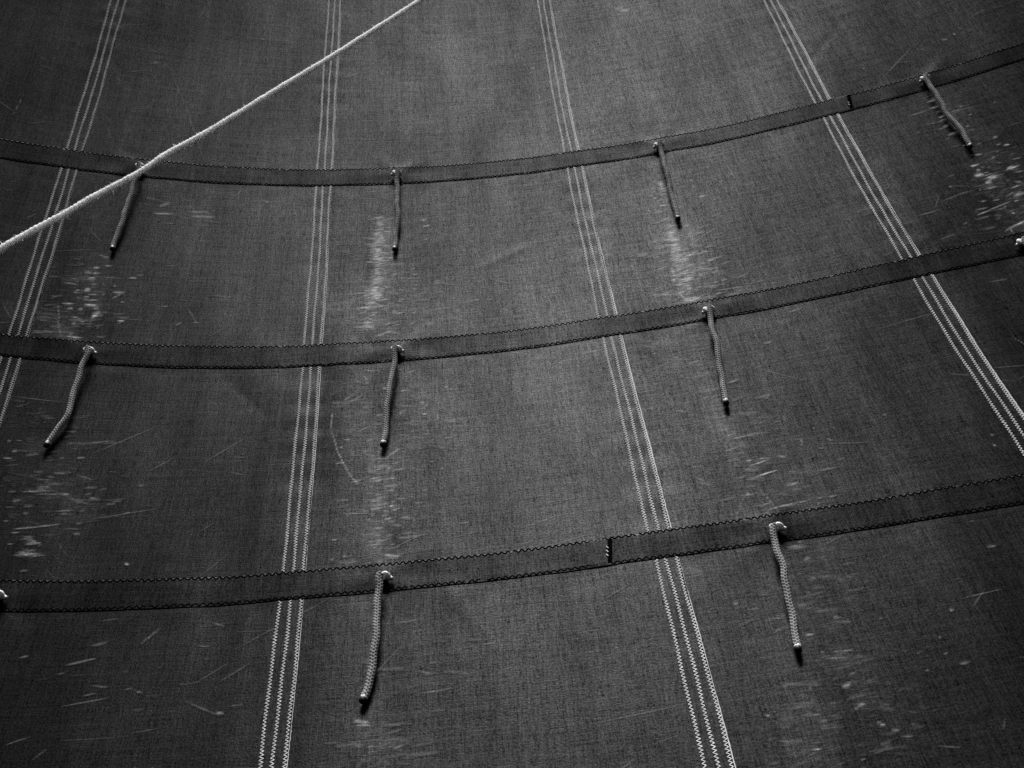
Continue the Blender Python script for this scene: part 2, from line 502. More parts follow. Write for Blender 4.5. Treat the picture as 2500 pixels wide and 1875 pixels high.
# rubbed, frayed places where the cords have swung over the cloth
SCUFFS = """-1446,793,-1423,794,4,-31,80 -1458,801,-1448,802,4,-29,50 -1428,742,-1408,744,4,-30,60 -1465,728,-1446,727,4,-43,90 -1472,662,-1448,665,8,-47,90 -1491,698,-1466,698,7,-64,40 -1465,691,-1438,699,12,-53,45 -1457,629,-1437,632,6,-34,55 -1544,628,-1505,622,2,-28,45 -1502,589,-1490,590,5,-29,70 -1473,595,-1454,598,14,-84,90 -1507,577,-1492,577,4,-29,50 -1456,569,-1427,572,5,-28,70 -1413,574,-1400,574,4,-28,50 -1469,555,-1452,557,6,-33,60 -1446,537,-1419,540,5,-29,60 -1468,534,-1453,547,19,-47,35 -1532,510,-1493,513,7,-41,60 -1459,514,-1416,509,4,-51,60 -1431,509,-1413,486,-24,-62,45 -1510,483,-1493,488,12,-52,50 -1476,483,-1461,485,11,-61,50 -1420,442,-1405,478,46,-57,90 -1400,456,-1389,455,5,-49,40 -1482,439,-1468,441,5,-28,70 -1482,403,-1469,406,13,-55,60 -1459,419,-1438,421,6,-32,40 -1334,429,-1315,429,6,-41,95 -1330,415,-1323,417,6,-28,50 -1336,677,-1311,680,6,-35,80 -1376,591,-1338,591,8,-64,50 -1374,553,-1349,581,14,-29,35 -1384,626,-1371,626,4,-30,60 -1418,634,-1413,634,4,-28,50 -1342,535,-1327,536,5,-29,40 -1202,522,-1182,523,4,-28,40 -1138,419,-1125,434,12,-25,50 -1083,436,-1065,432,1,-29,35 -1545,504,-1527,428,-15,-4,40 -1531,423,-1503,334,-15,-7,40 -1489,334,-1433,331,4,-27,70 -1503,288,-1477,285,3,-27,50 -1439,295,-1423,303,8,-25,60 -1250,268,-1236,267,4,-32,40 -1480,352,-1469,342,-12,-49,35 -1394,381,-1391,401,16,-13,35 -1310,694,-1288,700,9,-43,30 -454,1038,-430,1038,1,-41,90 -448,1020,-441,1020,0,-35,50 -468,967,-442,967,2,-45,50 -470,912,-445,925,8,-38,65 -469,883,-455,870,-10,-34,50 -459,764,-443,767,5,-43,70 -458,709,-442,708,1,-42,80 -463,677,-428,676,2,-51,95 -422,627,-414,619,-8,-28,80 -473,609,-449,611,3,-37,50 -438,612,-425,616,4,-32,50 -478,591,-459,594,4,-36,50 -454,596,-440,567,-60,-82,75 -464,583,-448,579,-4,-113,50 -492,527,-459,535,7,-54,90 -510,504,-476,508,3,-31,70 -487,506,-478,490,-23,-33,60 -444,504,-405,510,3,-31,70 -427,550,-411,549,1,-30,60 -384,455,-352,462,4,-31,75 -371,541,-350,540,0,-30,60 -376,532,-360,530,0,-30,60 -477,452,-457,457,5,-39,60 -495,419,-477,415,-1,-65,60 -492,395,-463,400,6,-48,50 -422,387,-404,403,11,-31,45 -393,386,-365,392,3,-30,50 -337,386,-318,397,11,-46,50 -277,383,-246,387,5,-57,50 -306,384,-293,386,2,-29,40 -410,764,-355,768,2,-32,50 -330,727,-311,732,4,-31,45 -319,692,-303,695,4,-38,70 -284,1049,-266,1052,4,-56,70 -279,1006,-253,1012,4,-45,90 -272,920,-265,918,-2,-39,80 -243,635,-239,634,-1,-37,80 -392,576,-368,577,3,-37,50 -400,590,-398,572,-17,-6,60 -314,626,-304,625,0,-37,50 -23,612,35,582,-5,-30,50 -56,496,-37,497,0,-30,50 -94,412,-73,412,0,-29,40 -326,453,-308,460,5,-31,45 -393,703,-374,703,1,-31,40 -515,679,-509,678,-1,-32,70 -413,800,-388,820,13,-44,30 -447,1069,-452,821,-141,24,42 -452,845,-452,564,-150,20,50 -473,611,-476,393,-184,37,40 647,1022,673,1019,-3,-34,70 666,1103,665,1043,-79,-13,45 632,945,660,944,-3,-36,70 621,1004,633,1004,-2,-34,50 633,987,658,982,-4,-34,35 653,967,663,964,-5,-33,50 608,905,639,904,-2,-33,40 619,845,661,850,-1,-35,60 630,806,660,801,-6,-54,55 695,775,716,778,-1,-44,75 639,755,648,714,-56,-51,85 634,702,662,703,-3,-53,85 646,673,647,634,-81,-26,55 624,624,640,626,-1,-37,70 633,601,659,593,-14,-83,90 658,572,668,569,-8,-46,60 672,592,725,589,-3,-31,45 733,601,753,591,-9,-36,80 721,637,747,633,-4,-33,60 699,681,728,691,1,-31,45 704,662,711,658,-7,-30,50 716,745,734,737,-7,-31,40 627,515,682,528,0,-72,75 611,534,613,481,-39,-12,70 603,470,609,441,-30,-22,60 630,486,685,485,-3,-32,75 714,528,732,524,-7,-50,60 739,532,761,539,1,-40,60 620,433,679,452,1,-35,55 652,449,664,442,-24,-99,70 643,389,661,395,2,-56,85 603,374,646,386,1,-30,55 609,413,612,391,-18,-10,70 612,371,625,340,-22,-28,75 712,490,744,490,-3,-30,45 738,461,762,463,-2,-31,50 762,491,767,475,-19,-20,50 699,474,702,447,-28,-16,50 765,408,785,408,-5,-53,55 759,381,775,382,-2,-29,50 729,335,752,334,-3,-30,65 740,352,827,349,-3,-29,55 759,317,823,318,-3,-29,50 734,397,753,401,-1,-29,35 647,333,667,332,-7,-65,50 522,390,539,383,-8,-39,50 793,689,805,692,0,-31,40 797,958,805,957,-6,-66,40 773,1081,787,1077,-6,-36,60 778,1042,786,1023,-21,-31,60 880,1032,893,1038,3,-50,35 800,507,817,511,0,-30,35 903,448,931,456,0,-29,30 803,809,847,822,0,-32,30 576,460,579,443,-17,-10,50 584,931,593,913,-15,-23,40 649,777,644,567,-162,-22,35 645,590,638,341,-222,-32,35 1746,753,1776,753,-9,-45,90 1755,718,1766,721,-6,-56,85 1737,688,1766,691,-17,-101,85 1754,631,1777,635,-12,-79,90 1781,814,1802,810,-11,-41,50 1873,891,1886,886,-16,-54,60 1865,838,1881,838,-6,-31,55 1887,825,1906,822,-10,-37,80 1828,772,1836,771,-9,-37,50 1853,801,1858,796,-17,-37,50 1883,728,1913,726,-7,-30,50 1854,681,1881,683,-12,-64,45 1859,651,1892,645,-8,-29,55 1773,729,1787,730,-6,-30,40 1831,733,1845,728,-9,-29,40 1754,597,1783,600,-8,-47,50 1721,602,1728,601,-10,-39,50 1705,530,1721,533,-4,-28,65 1741,522,1761,520,-7,-28,65 1816,565,1852,569,-6,-31,60 1811,514,1848,527,-8,-83,60 1788,526,1816,539,-2,-30,40 1848,589,1862,588,-7,-29,50 1841,600,1855,596,-8,-29,40 1667,461,1714,473,-4,-30,60 1715,475,1790,494,-3,-28,55 1801,487,1815,488,-6,-30,50 1671,492,1711,490,-8,-35,45 1772,432,1777,418,-15,-20,70 1726,345,1797,369,-4,-40,85 1714,335,1728,343,0,-25,50 1734,342,1735,320,-17,-11,60 1759,471,1768,470,-6,-28,50 1637,663,1644,657,-12,-30,50 1594,589,1682,609,-3,-29,30 1485,535,1552,540,-5,-29,30 1652,722,1677,727,-4,-30,25 1768,676,1793,654,-49,-110,25 1612,433,1617,428,-24,-52,30 1719,417,1726,418,-4,-27,40 1738,1183,1769,1187,-6,-46,85 1747,1108,1771,1114,-4,-42,70 1744,1086,1768,1089,-6,-42,80 1740,1041,1762,1045,-6,-52,75 1717,1036,1737,1033,-7,-32,40 1739,981,1778,987,-7,-52,70 1714,1085,1721,1082,-10,-33,60 1754,1234,1766,1236,-9,-78,30 1647,1170,1738,1181,-4,-34,35 1750,1152,1765,1144,-18,-56,35 1846,1073,1856,1069,-12,-41,50 1835,1142,1846,1140,-10,-46,40 1772,947,1779,943,-10,-31,40 1762,892,1772,891,-7,-31,40 1815,1007,1821,999,-16,-32,40 1772,819,1803,808,-9,-31,60 1645,1050,1655,1049,-7,-33,30 -1394,-139,-1365,-140,5,-28,60 -1372,-193,-1362,-194,4,-28,60 -1554,-190,-1544,-192,6,-39,50 -1528,-187,-1512,-188,4,-24,40 -1529,-236,-1516,-235,14,-58,60 -1546,-268,-1521,-269,6,-31,50 -1385,-265,-1374,-259,14,-34,40 -1336,-260,-1314,-258,8,-35,50 -1423,-274,-1394,-270,6,-22,35 -1347,-327,-1344,-327,8,-27,60 -1344,-307,-1339,-308,4,-27,50 -1405,-345,-1382,-350,3,-26,50 -1397,-392,-1387,-392,7,-30,50 -1455,-413,-1386,-409,6,-26,75 -1496,-414,-1476,-415,4,-21,50 -1412,-423,-1349,-423,5,-22,50 -1348,-425,-1325,-421,9,-33,65 -1278,-423,-1264,-418,8,-22,60 -1475,-457,-1454,-448,13,-32,50 -1489,-480,-1461,-479,5,-20,35 -1434,-502,-1418,-507,3,-42,45 -1347,-495,-1298,-490,5,-21,50 -1479,-539,-1465,-537,9,-28,50 -1441,-570,-1384,-562,7,-25,60 -1384,-562,-1323,-549,8,-25,70 -1446,-586,-1425,-585,5,-21,55 -1277,-546,-1265,-545,7,-29,50 -1305,-569,-1262,-569,4,-20,30 -1395,-634,-1357,-627,9,-27,85 -1360,-635,-1353,-637,4,-34,50 -1394,-658,-1362,-656,8,-31,40 -1395,-671,-1358,-671,16,-68,35 -1444,-631,-1430,-632,4,-21,40 -1385,-738,-1363,-735,9,-30,45 -1113,-707,-1101,-719,-6,-15,70 -1196,-455,-1169,-454,5,-22,35 -1153,-503,-1134,-503,5,-22,35 -1380,-437,-1375,-437,7,-30,40 -1411,-397,-1394,-374,61,-93,20 -1438,-475,-1414,-474,13,-54,25 -1404,-606,-1378,-620,-2,-81,25 -484,111,-473,87,-16,-18,80 -481,75,-466,72,0,-33,80 -518,88,-493,80,-1,-26,50 -483,145,-449,134,-1,-27,50 -421,42,-411,34,-7,-30,90 -546,-13,-519,13,10,-23,50 -527,-21,-489,7,8,-24,50 -487,-51,-465,-60,-3,-31,55 -496,-69,-468,-82,-3,-24,40 -440,-99,-419,-97,3,-25,60 -496,-174,-458,-151,7,-23,65 -537,-211,-518,-213,1,-24,50 -476,-272,-464,-273,1,-30,70 -464,-215,-460,-227,-40,-28,35 -403,-311,-364,-269,14,-30,65 -438,-313,-405,-314,1,-24,50 -363,-293,-341,-287,5,-29,40 -385,-340,-367,-336,3,-23,60 -430,-360,-413,-361,2,-41,65 -400,-361,-389,-362,1,-35,70 -459,-362,-448,-361,5,-35,40 -451,-406,-421,-398,4,-23,50 -434,-418,-417,-412,9,-39,85 -388,-406,-377,-409,-2,-34,80 -417,-410,-388,-411,1,-23,50 -383,-450,-369,-450,2,-28,60 -398,-465,-376,-464,2,-28,50 -460,-468,-441,-471,0,-22,40 -434,-479,-412,-478,2,-22,45 -447,-509,-419,-502,4,-22,40 -444,-543,-407,-538,4,-32,85 -389,-533,-378,-533,3,-44,75 -410,-554,-389,-555,1,-22,50 -382,-555,-360,-546,7,-26,55 -440,-561,-435,-567,-11,-25,80 -450,-581,-445,-590,-17,-24,50 -413,-574,-392,-575,1,-27,50 -402,-590,-386,-588,5,-37,80 -524,-551,-446,-558,1,-22,40 -429,-626,-408,-625,3,-32,75 -421,-675,-407,-679,-1,-35,60 -386,-698,-372,-697,4,-26,50 -550,-661,-531,-658,5,-31,50 -548,-739,-540,-740,2,-35,60 -515,-730,-506,-728,6,-30,60 -298,-46,-286,-57,-16,-49,60 -286,-73,-274,-62,11,-28,60 -293,-111,-280,-113,0,-31,70 -306,-83,-290,-79,4,-25,40 -362,18,-342,21,3,-26,60 -366,-84,-361,-110,-15,-5,55 -334,39,-324,41,3,-26,50 -342,115,-314,125,4,-27,40 -221,21,-209,19,-1,-39,40 -273,-349,-258,-349,1,-23,55 -236,-378,-233,-393,-14,-6,60 -292,-477,-281,-479,0,-28,40 -190,-635,-162,-636,1,-21,40 -287,-216,-272,-212,6,-42,40 -281,-195,-274,-206,-16,-32,35 -217,-156,-186,-154,2,-31,25 -330,-161,-310,-161,2,-25,35 -368,-208,-353,-204,4,-24,35 -307,-279,-291,-280,1,-24,35 -550,-247,-539,-248,1,-30,50 -558,-325,-536,-319,5,-23,50 -579,-73,-581,-107,-16,5,40 -582,-104,-577,-169,-15,0,60 -578,-166,-567,-206,-14,-7,50 -569,-203,-559,-243,-14,-5,70 -561,-240,-552,-270,-14,-7,70 -554,-267,-546,-285,-12,-12,70 -548,-283,-539,-306,-13,-9,90 -541,-304,-529,-337,-13,-10,90 -530,-334,-516,-369,-12,-10,70 -517,-367,-502,-399,-11,-12,80 -503,-397,-488,-418,-9,-16,90 675,-305,690,-311,-7,-24,50 622,-311,635,-312,-4,-28,50 639,-327,657,-330,-4,-24,40 721,-372,741,-364,1,-22,40 769,-375,786,-378,-5,-23,35 867,-435,873,-433,0,-26,50 824,-476,818,-502,-14,2,45 861,-523,872,-531,-9,-20,45 894,-489,907,-505,-11,-18,40 744,-530,762,-543,-15,-36,55 688,-532,702,-533,-3,-23,65 654,-557,711,-542,0,-25,75 647,-532,668,-534,-3,-22,45 613,-532,621,-533,-4,-26,60 664,-608,723,-592,0,-22,75 619,-405,648,-403,-2,-24,35 624,-425,703,-416,-1,-23,35 603,-473,639,-466,-1,-22,40 733,-664,767,-659,-3,-34,50 746,-686,774,-687,-3,-21,35 609,-676,640,-679,-4,-25,60 624,-668,626,-679,-13,-9,50 658,-726,683,-725,-2,-20,40 697,-744,740,-741,-3,-33,95 667,-750,697,-745,-1,-20,50 741,-739,778,-736,-2,-20,40 806,-734,814,-733,-2,-21,40 833,-736,852,-733,-3,-33,40 498,-571,518,-589,-8,-19,40 532,-549,539,-566,-12,-14,35 646,-452,658,-469,-25,-39,25 671,-154,710,-143,0,-33,60 825,18,852,19,-4,-35,50 1074,-430,1084,-437,-12,-28,50 571,-22,605,-15,0,-35,50 530,26,548,19,-7,-35,50 946,158,987,168,-1,-36,40 659,-607,720,-593,0,-21,60 1154,-792,1162,-857,-18,-12,10 1321,-606,1328,-612,-17,-31,35 1311,-644,1318,-661,-13,-14,40 1570,89,1627,84,-7,-26,25 725,-1176,734,-1177,-5,-28,50 829,-1202,835,-1204,-8,-20,50 642,-1220,662,-1221,-3,-18,40 572,-1150,612,-1156,-4,-19,40 577,-1196,590,-1189,3,-20,40 695,-1288,707,-1289,-6,-23,65 708,-1289,736,-1290,-3,-17,40 665,-1284,673,-1285,-3,-16,40 685,-1307,721,-1311,-4,-17,40 708,-1364,726,-1360,-1,-19,45 686,-1402,705,-1389,11,-41,60 701,-1460,717,-1457,-2,-34,75 691,-1466,700,-1465,-3,-26,40 600,-1469,611,-1469,-3,-24,55 573,-1431,612,-1433,-3,-16,40 495,-1446,505,-1457,-9,-13,55 609,-1388,614,-1394,-16,-19,40 555,-1371,561,-1375,-10,-20,50 646,-1440,655,-1445,-10,-23,35 727,-1513,736,-1515,-9,-28,50 732,-1522,743,-1523,-7,-31,65 751,-1540,767,-1543,-10,-30,65 803,-1494,820,-1503,-6,-13,35 879,-1386,883,-1388,-9,-21,60 941,-1294,945,-1294,-7,-20,50 934,-1349,943,-1344,3,-18,40 768,-1563,791,-1565,-5,-18,35 566,-1563,589,-1566,-5,-23,45 558,-1577,576,-1576,-2,-18,40 507,-1527,525,-1530,-3,-15,35 663,-1610,674,-1607,0,-19,40 614,-1613,625,-1611,-1,-17,40 723,-1585,735,-1582,-1,-15,35 697,-1597,718,-1592,0,-13,30 678,2574,720,2580,-1,-110,60 716,2556,738,2540,-17,-74,35 237,2148,254,2166,14,-50,40 -1299,1083,-1235,1089,6,-50,70 -1162,1084,-1083,1088,5,-51,55 -1173,1114,-1108,1117,5,-51,40 -1290,1129,-1258,1159,20,-57,35 -1354,2084,-1263,1824,-17,-19,14 -1263,1824,-1164,1486,-17,-15,22 -1432,2140,-1417,2145,5,-44,40 -996,2435,-979,2431,-3,-41,40 -908,1210,-877,1191,-4,-32,40 -620,2152,-551,2187,6,-40,30 1975,1644,1983,1645,-9,-74,60 1927,1633,1943,1618,-17,-46,40 1588,1594,1599,1588,-14,-49,40 1647,1490,1799,1637,7,-43,20 790,1546,853,1743,18,-17,30 934,1113,944,1035,-19,-13,40 -788,-1259,-771,-1263,2,-29,70 -1183,-1078,-1120,-1059,9,-23,60 -1113,-711,-1102,-720,-5,-19,50 -1024,-1167,-1007,-1164,6,-19,40 -1120,-1183,-1094,-1175,8,-18,35 -1105,-1151,-1070,-1157,3,-19,35 -1014,-1012,-976,-961,12,-17,30 -957,-1099,-952,-1099,4,-20,40 -1306,-1050,-1288,-1044,8,-19,40 -454,-1319,-421,-1327,-1,-50,75 -445,-1335,-415,-1337,2,-22,60 -510,-844,-503,-849,-5,-16,40 -138,-1110,-109,-1107,2,-24,50 -301,-1178,-273,-1190,-3,-22,50 -273,-1155,-255,-1153,3,-24,40 -351,-1002,-303,-996,3,-21,40 -290,-1252,-211,-1244,2,-19,35 -358,-1415,-337,-1407,6,-20,50 -370,-1365,-343,-1361,4,-21,40 994,-1215,1003,-1215,-8,-37,70 684,-906,713,-911,-15,-69,50 706,-965,723,-956,5,-40,60 497,-1084,509,-1082,-1,-32,60 725,-1178,742,-1178,-5,-31,40 708,-1027,718,-1034,-10,-23,40 645,-1224,662,-1224,-3,-23,40 959,-1383,980,-1383,-8,-34,40 1155,-1024,1177,-1026,-12,-41,30 698,-1286,738,-1291,-4,-18,40 497,-1451,505,-1449,0,-20,40"""
CLUSTERS = [(-1.489, 0.755, -1.45, 0.341, 0.067, 110), (-1.514, 0.469, -1.548, 0.308, 0.085, 40), (-1.313, 1.195, -1.083, 1.058, 0.064, 30), (-0.426, 1.056, -0.454, 0.311, 0.035, 110), (-0.394, 0.753, -0.264, 0.288, 0.107, 90), (0.685, 1.115, 0.682, 0.767, 0.04, 40), (0.663, 0.745, 0.658, 0.301, 0.068, 140), (0.73, 0.534, 0.826, 0.298, 0.066, 50), (1.805, 1.254, 1.77, 0.961, 0.048, 30), (1.846, 0.918, 1.724, 0.341, 0.084, 130), (-1.554, 0.035, -1.368, -0.713, 0.059, 140), (-1.407, -0.134, -1.262, -0.55, 0.076, 60), (-0.497, 0.089, -0.461, -0.229, 0.068, 60), (-0.334, 0.07, -0.283, -0.292, 0.094, 60), (-0.421, -0.293, -0.408, -0.778, 0.05, 120), (0.527, 0.193, 0.517, -0.034, 0.069, 40), (0.655, -0.264, 0.744, -0.761, 0.1, 130), (0.61, 0.194, 0.57, -0.178, 0.055, 40), (-0.432, -1.271, -0.385, -1.463, 0.049, 70), (-0.338, -0.975, -0.274, -1.265, 0.075, 50), (0.705, -0.918, 0.696, -1.299, 0.075, 70), (0.696, -1.299, 0.748, -1.56, 0.058, 100), (0.608, -1.412, 0.574, -1.609, 0.056, 50), (-1.256, -1.042, -0.755, -1.275, 0.093, 22), (1.829, 0.666, 1.742, 0.281, 0.059, 40)]

def build_scuffs():
    S0, S1, T0, T1 = -2.25, 2.35, -1.80, 2.75
    DS, DT = 0.0046, 0.0024
    gs = np.arange(S0, S1, DS); gt = np.arange(T0, T1, DT)
    A = {0: np.zeros((len(gt), len(gs)), np.float32), 1: np.zeros((len(gt), len(gs)), np.float32)}
    def one(s0, t0, s1, t1, ws, wt, I, solid=0.0):
        """adds one soft tapered mark from (s0, t0) to (s1, t1) with half width vector (ws, wt)"""
        c = np.array([(s0 + s1)/2, (t0 + t1)/2]); d = np.array([(s1 - s0)/2, (t1 - t0)/2])*1.2
        L = math.hypot(*d) + 1e-6
        if L < 0.003: d *= 0.003/L; L = 0.003
        d = d/L; n = np.array([-d[1], d[0]])
        w = max(0.0020, math.hypot(ws, wt)*1.5)
        bend = rng.normal(0, 0.12)
        R = L + w*1.5
        ex, ey = abs(d[0])*L + abs(n[0])*w*1.6 + DS, abs(d[1])*L + abs(n[1])*w*1.6 + DT
        i0, i1 = np.searchsorted(gs, [c[0] - ex, c[0] + ex]); j0, j1 = np.searchsorted(gt, [c[1] - ey, c[1] + ey])
        if i1 <= i0 or j1 <= j0: return
        X = gs[i0:i1][None, :] - c[0]; Y = gt[j0:j1][:, None] - c[1]
        u = (X*d[0] + Y*d[1])/L; v = (X*n[0] + Y*n[1])/w - bend*u*u
        f = I*np.clip(1 - u*u, 0, 1)**0.8*np.exp(-1.8*(v/np.sqrt(np.clip(1 - 0.7*u*u, 0.1, 1)))**2)
        for key, k in ((0, 1 - solid), (1, solid)):
            B = A[key][j0:j1, i0:i1]
            B += (1 - B)*np.clip(f*k, 0, 1)
    for item in SCUFFS.split():
        a = [float(x) for x in item.split(',')]
        if math.hypot(a[4], a[5]) > 65 and a[6] < 56:      # a broad rubbed patch: many short brushed lines
            for _ in range(int(10 + 0.75*math.hypot(a[0] - a[2], a[1] - a[3]))):
                q, w = rng.uniform(-0.1, 1.1), rng.normal(0, 0.75)
                s = (a[0] + (a[2] - a[0])*q)/1000 + a[4]/10000*w; t = (a[1] + (a[3] - a[1])*q)/1000 + a[5]/10000*w
                L = rng.gamma(2.0, 0.004) + 0.002; sl_ = rng.normal(0.05, 0.15)
                one(s - L, t - L*sl_, s + L, t + L*sl_, 0.0003, rng.uniform(0.0012, 0.0034), rng.uniform(0.05, 0.62)*min(1.0, a[6]/40)*SCUFF_GAIN*(0.45 if t < -0.9 or s < -1.15 else 1.0), 0.4)  # low patches fainter, imitating the light's falloff
            continue
        one(a[0]/1000, a[1]/1000, a[2]/1000, a[3]/1000, a[4]/10000, a[5]/10000, a[6]/100*SCUFF_GAIN*(0.75 if a[1] < -900 else 0.6 if a[0] < -1150 and a[1] < 20 else 1.0), 0.5)  # real marks, but dimmed low on the sail to paint in the light falloff
    for ci, (s0, t0, s1, t1, sg, n) in enumerate(CLUSTERS):
        gain = {3: 2.0, 4: 1.2, 5: 1.5, 6: 2.0, 14: 1.4, 9: 0.6, 10: 0.25, 21: 0.6, 0: 0.7}.get(ci, 0.9)
        for q in np.linspace(0.0, 1.0, 7):     # chalky smudges
            one(s0 + (s1 - s0)*q + rng.normal(0, sg*0.5) - sg*0.8, t0 + (t1 - t0)*q + rng.normal(0, 0.02), s0 + (s1 - s0)*q + rng.normal(0, sg*0.5) + sg*0.8, t0 + (t1 - t0)*q + rng.normal(0, 0.02), 0.0, rng.uniform(0.02, 0.06), min(0.30, 0.0022*n)*SMUDGE_GAIN*gain*(0.7 if t0 < -0.9 else 1.0))  # low smudges weakened for the same painted falloff
        for _ in range(int(n*0.7)):
            q = rng.random()
            s = s0 + (s1 - s0)*q + rng.normal(0, sg); t = t0 + (t1 - t0)*q + rng.normal(0, sg*0.8)
            L = rng.gamma(2.0, 0.0065) + 0.003; sl_ = rng.normal(0.0, 0.22)
            one(s - L, t - L*sl_, s + L, t + L*sl_, 0.0004, rng.uniform(0.0022, 0.0048), rng.uniform(0.03, 0.24)*gain*SCUFF_GAIN*(0.6 if t < -0.9 else 1.0), 0.65)  # brushed lines near the foot dimmed as if less lit
    for _ in range(260):          # stray marks all over the cloth
        s = rng.uniform(-2.3, 2.3); t = rng.uniform(-1.9, 2.9)
        L = rng.uniform(0.004, 0.03); an = rng.normal(0, 0.45)
        if rng.random() < 0.15: an = rng.uniform(-1.5, 1.5)
        one(s - L*math.cos(an), t - L*math.sin(an), s + L*math.cos(an), t + L*math.sin(an), -0.002*math.sin(an), 0.0026*math.cos(an), rng.uniform(0.05, 0.22)*SCUFF_GAIN)
    for _ in range(460):          # hairline scratches
        s = rng.uniform(-2.1, 2.2); t = rng.uniform(-1.7, 2.6)
        L = rng.gamma(2.0, 0.018) + 0.01; an = rng.normal(0.1, 0.5) if rng.random() < 0.7 else rng.uniform(-1.5, 1.5)
        one(s - L*math.cos(an), t - L*math.sin(an), s + L*math.cos(an), t + L*math.sin(an), 0, 0.0012, rng.uniform(0.06, 0.26), 0.85)
    tot = A[0] + A[1]
    act = tot > 0.02
    G, H_ = np.meshgrid(gs, gt)
    for k in range(-1, 4):
        lo_, hi_ = seam_s(k, gt)[:, None], seam_s(k + 1, gt)[:, None]
        m = act & (G > lo_ + 0.040) & (G < hi_ - 0.037)
        for j in range(3): m &= ~((H_ < band_t(j, 'u', G) + 0.008) & (H_ > band_t(j, 'l', G) - 0.006))
        cell = m[:-1, :-1] | m[1:, :-1] | m[:-1, 1:] | m[1:, 1:]
        jj, ii = np.nonzero(cell)
        if len(jj) == 0: continue
        W = len(gs)
        quad = np.stack([jj*W + ii, jj*W + ii + 1, (jj + 1)*W + ii + 1, (jj + 1)*W + ii], 1)
        used, inv = np.unique(quad.ravel(), return_inverse=True)
        s = G.ravel()[used]; t = H_.ravel()[used]
        lap = LAP*smooth((s - seam_s(k + 1, t) + 0.085)/0.045) if k < 3 else 0*s
        P, _ = surf(s, t, lap + 0.0003)
        ob = link("scuff_marks", P, inv.reshape(-1, 4), M_SCUFF[k + 1], panels[k + 1], uv=np.stack([s, t], -1))
        for nm, key in (("rubbed", 0), ("scratched", 1)):
            at = ob.data.attributes.new(nm, 'FLOAT', 'POINT')
            val = np.where(m.ravel()[used], A[key].ravel()[used], 0.0)
            at.data.foreach_set("value", val.astype(np.float32))
        ob["kind"] = "stuff"
SCUFF_GAIN = 0.95
SMUDGE_GAIN = 0.28
build_scuffs()

# ------------------------------------------------------------------ reefing cords
CORDS = [
 ([(-1.396,1.358),(-1.386,1.314),(-1.395,1.221),(-1.398,1.154),(-1.407,0.962),(-1.417,0.834)], 1, "thin braided cord knotted in the top band, crossed in front by the pale hairy rope"),
 ([(-0.374,1.365),(-0.376,1.316),(-0.377,1.153),(-0.375,1.039),(-0.383,0.937),(-0.388,0.847)], -1, "straight braided cord hanging from the top band, second from the left of its row"),
 ([(0.703,1.35),(0.698,1.284),(0.695,1.162),(0.692,1.069),(0.686,0.937),(0.686,0.817)], -1, "slightly wavy braided cord hanging from the top band, second from the right of its row"),
 ([(1.783,1.371),(1.771,1.324),(1.774,1.241),(1.772,1.145),(1.771,1.071),(1.779,1.001),(1.783,0.932),(1.778,0.859)], -1, "braided cord slanting down to the right at the top right, rightmost on the top band"),
 ([(-1.398,0.241),(-1.387,0.199),(-1.396,0.138),(-1.398,0.014),(-1.396,-0.082),(-1.412,-0.152),(-1.43,-0.215)], 1, "braided cord curving down to the left, leftmost on the middle band"),
 ([(-0.381,0.222),(-0.382,0.184),(-0.385,0.104),(-0.395,0.009),(-0.403,-0.075),(-0.406,-0.177),(-0.413,-0.258)], 1, "braided cord hanging from the middle band, second from the left, beside a curved scratch"),
 ([(0.692,0.227),(0.685,0.185),(0.676,0.104),(0.674,0.013),(0.664,-0.074),(0.654,-0.179),(0.647,-0.265)], -1, "braided cord hanging from the middle band right of centre, third from the left"),
 ([(1.74,0.236),(1.731,0.19),(1.737,0.104),(1.733,-0.004),(1.734,-0.106),(1.732,-0.207)], -1, "cord knot cut by the right edge of the picture, on the middle band"),
 ([(-1.415,-0.847),(-1.422,-0.879),(-1.445,-0.936),(-1.462,-1.023),(-1.474,-1.136),(-1.492,-1.241)], 1, "cord knot cut by the left edge of the picture, on the lowest band"),
 ([(-0.402,-0.843),(-0.407,-0.873),(-0.407,-0.894),(-0.408,-0.926),(-0.409,-0.968),(-0.41,-1.012),(-0.41,-1.085),(-0.415,-1.164),(-0.424,-1.227),(-0.434,-1.265)], 1, "long braided cord with a white knot on the lowest band, left of centre"),
 ([(0.66,-0.845),(0.651,-0.868),(0.645,-0.907),(0.642,-0.954),(0.642,-0.991),(0.642,-1.018),(0.636,-1.061),(0.628,-1.142),(0.624,-1.184),(0.613,-1.276)], 1, "long wavy braided cord with a white knot on the lowest band, right of centre"),
]
CORD_R = 0.0106
def braid(x, a, R, pitch=0.0105, depth=0.23):
    """radius of a braided cord at distance x and angle a"""
    z = x[:, None]/pitch*2*np.pi; a = a[None, :]
    p = np.maximum(np.sin(4*a + z), np.sin(4*a - z))
    return R*(1 - depth + 1.2*depth*p + 0.02*np.sin(x[:, None]*61))
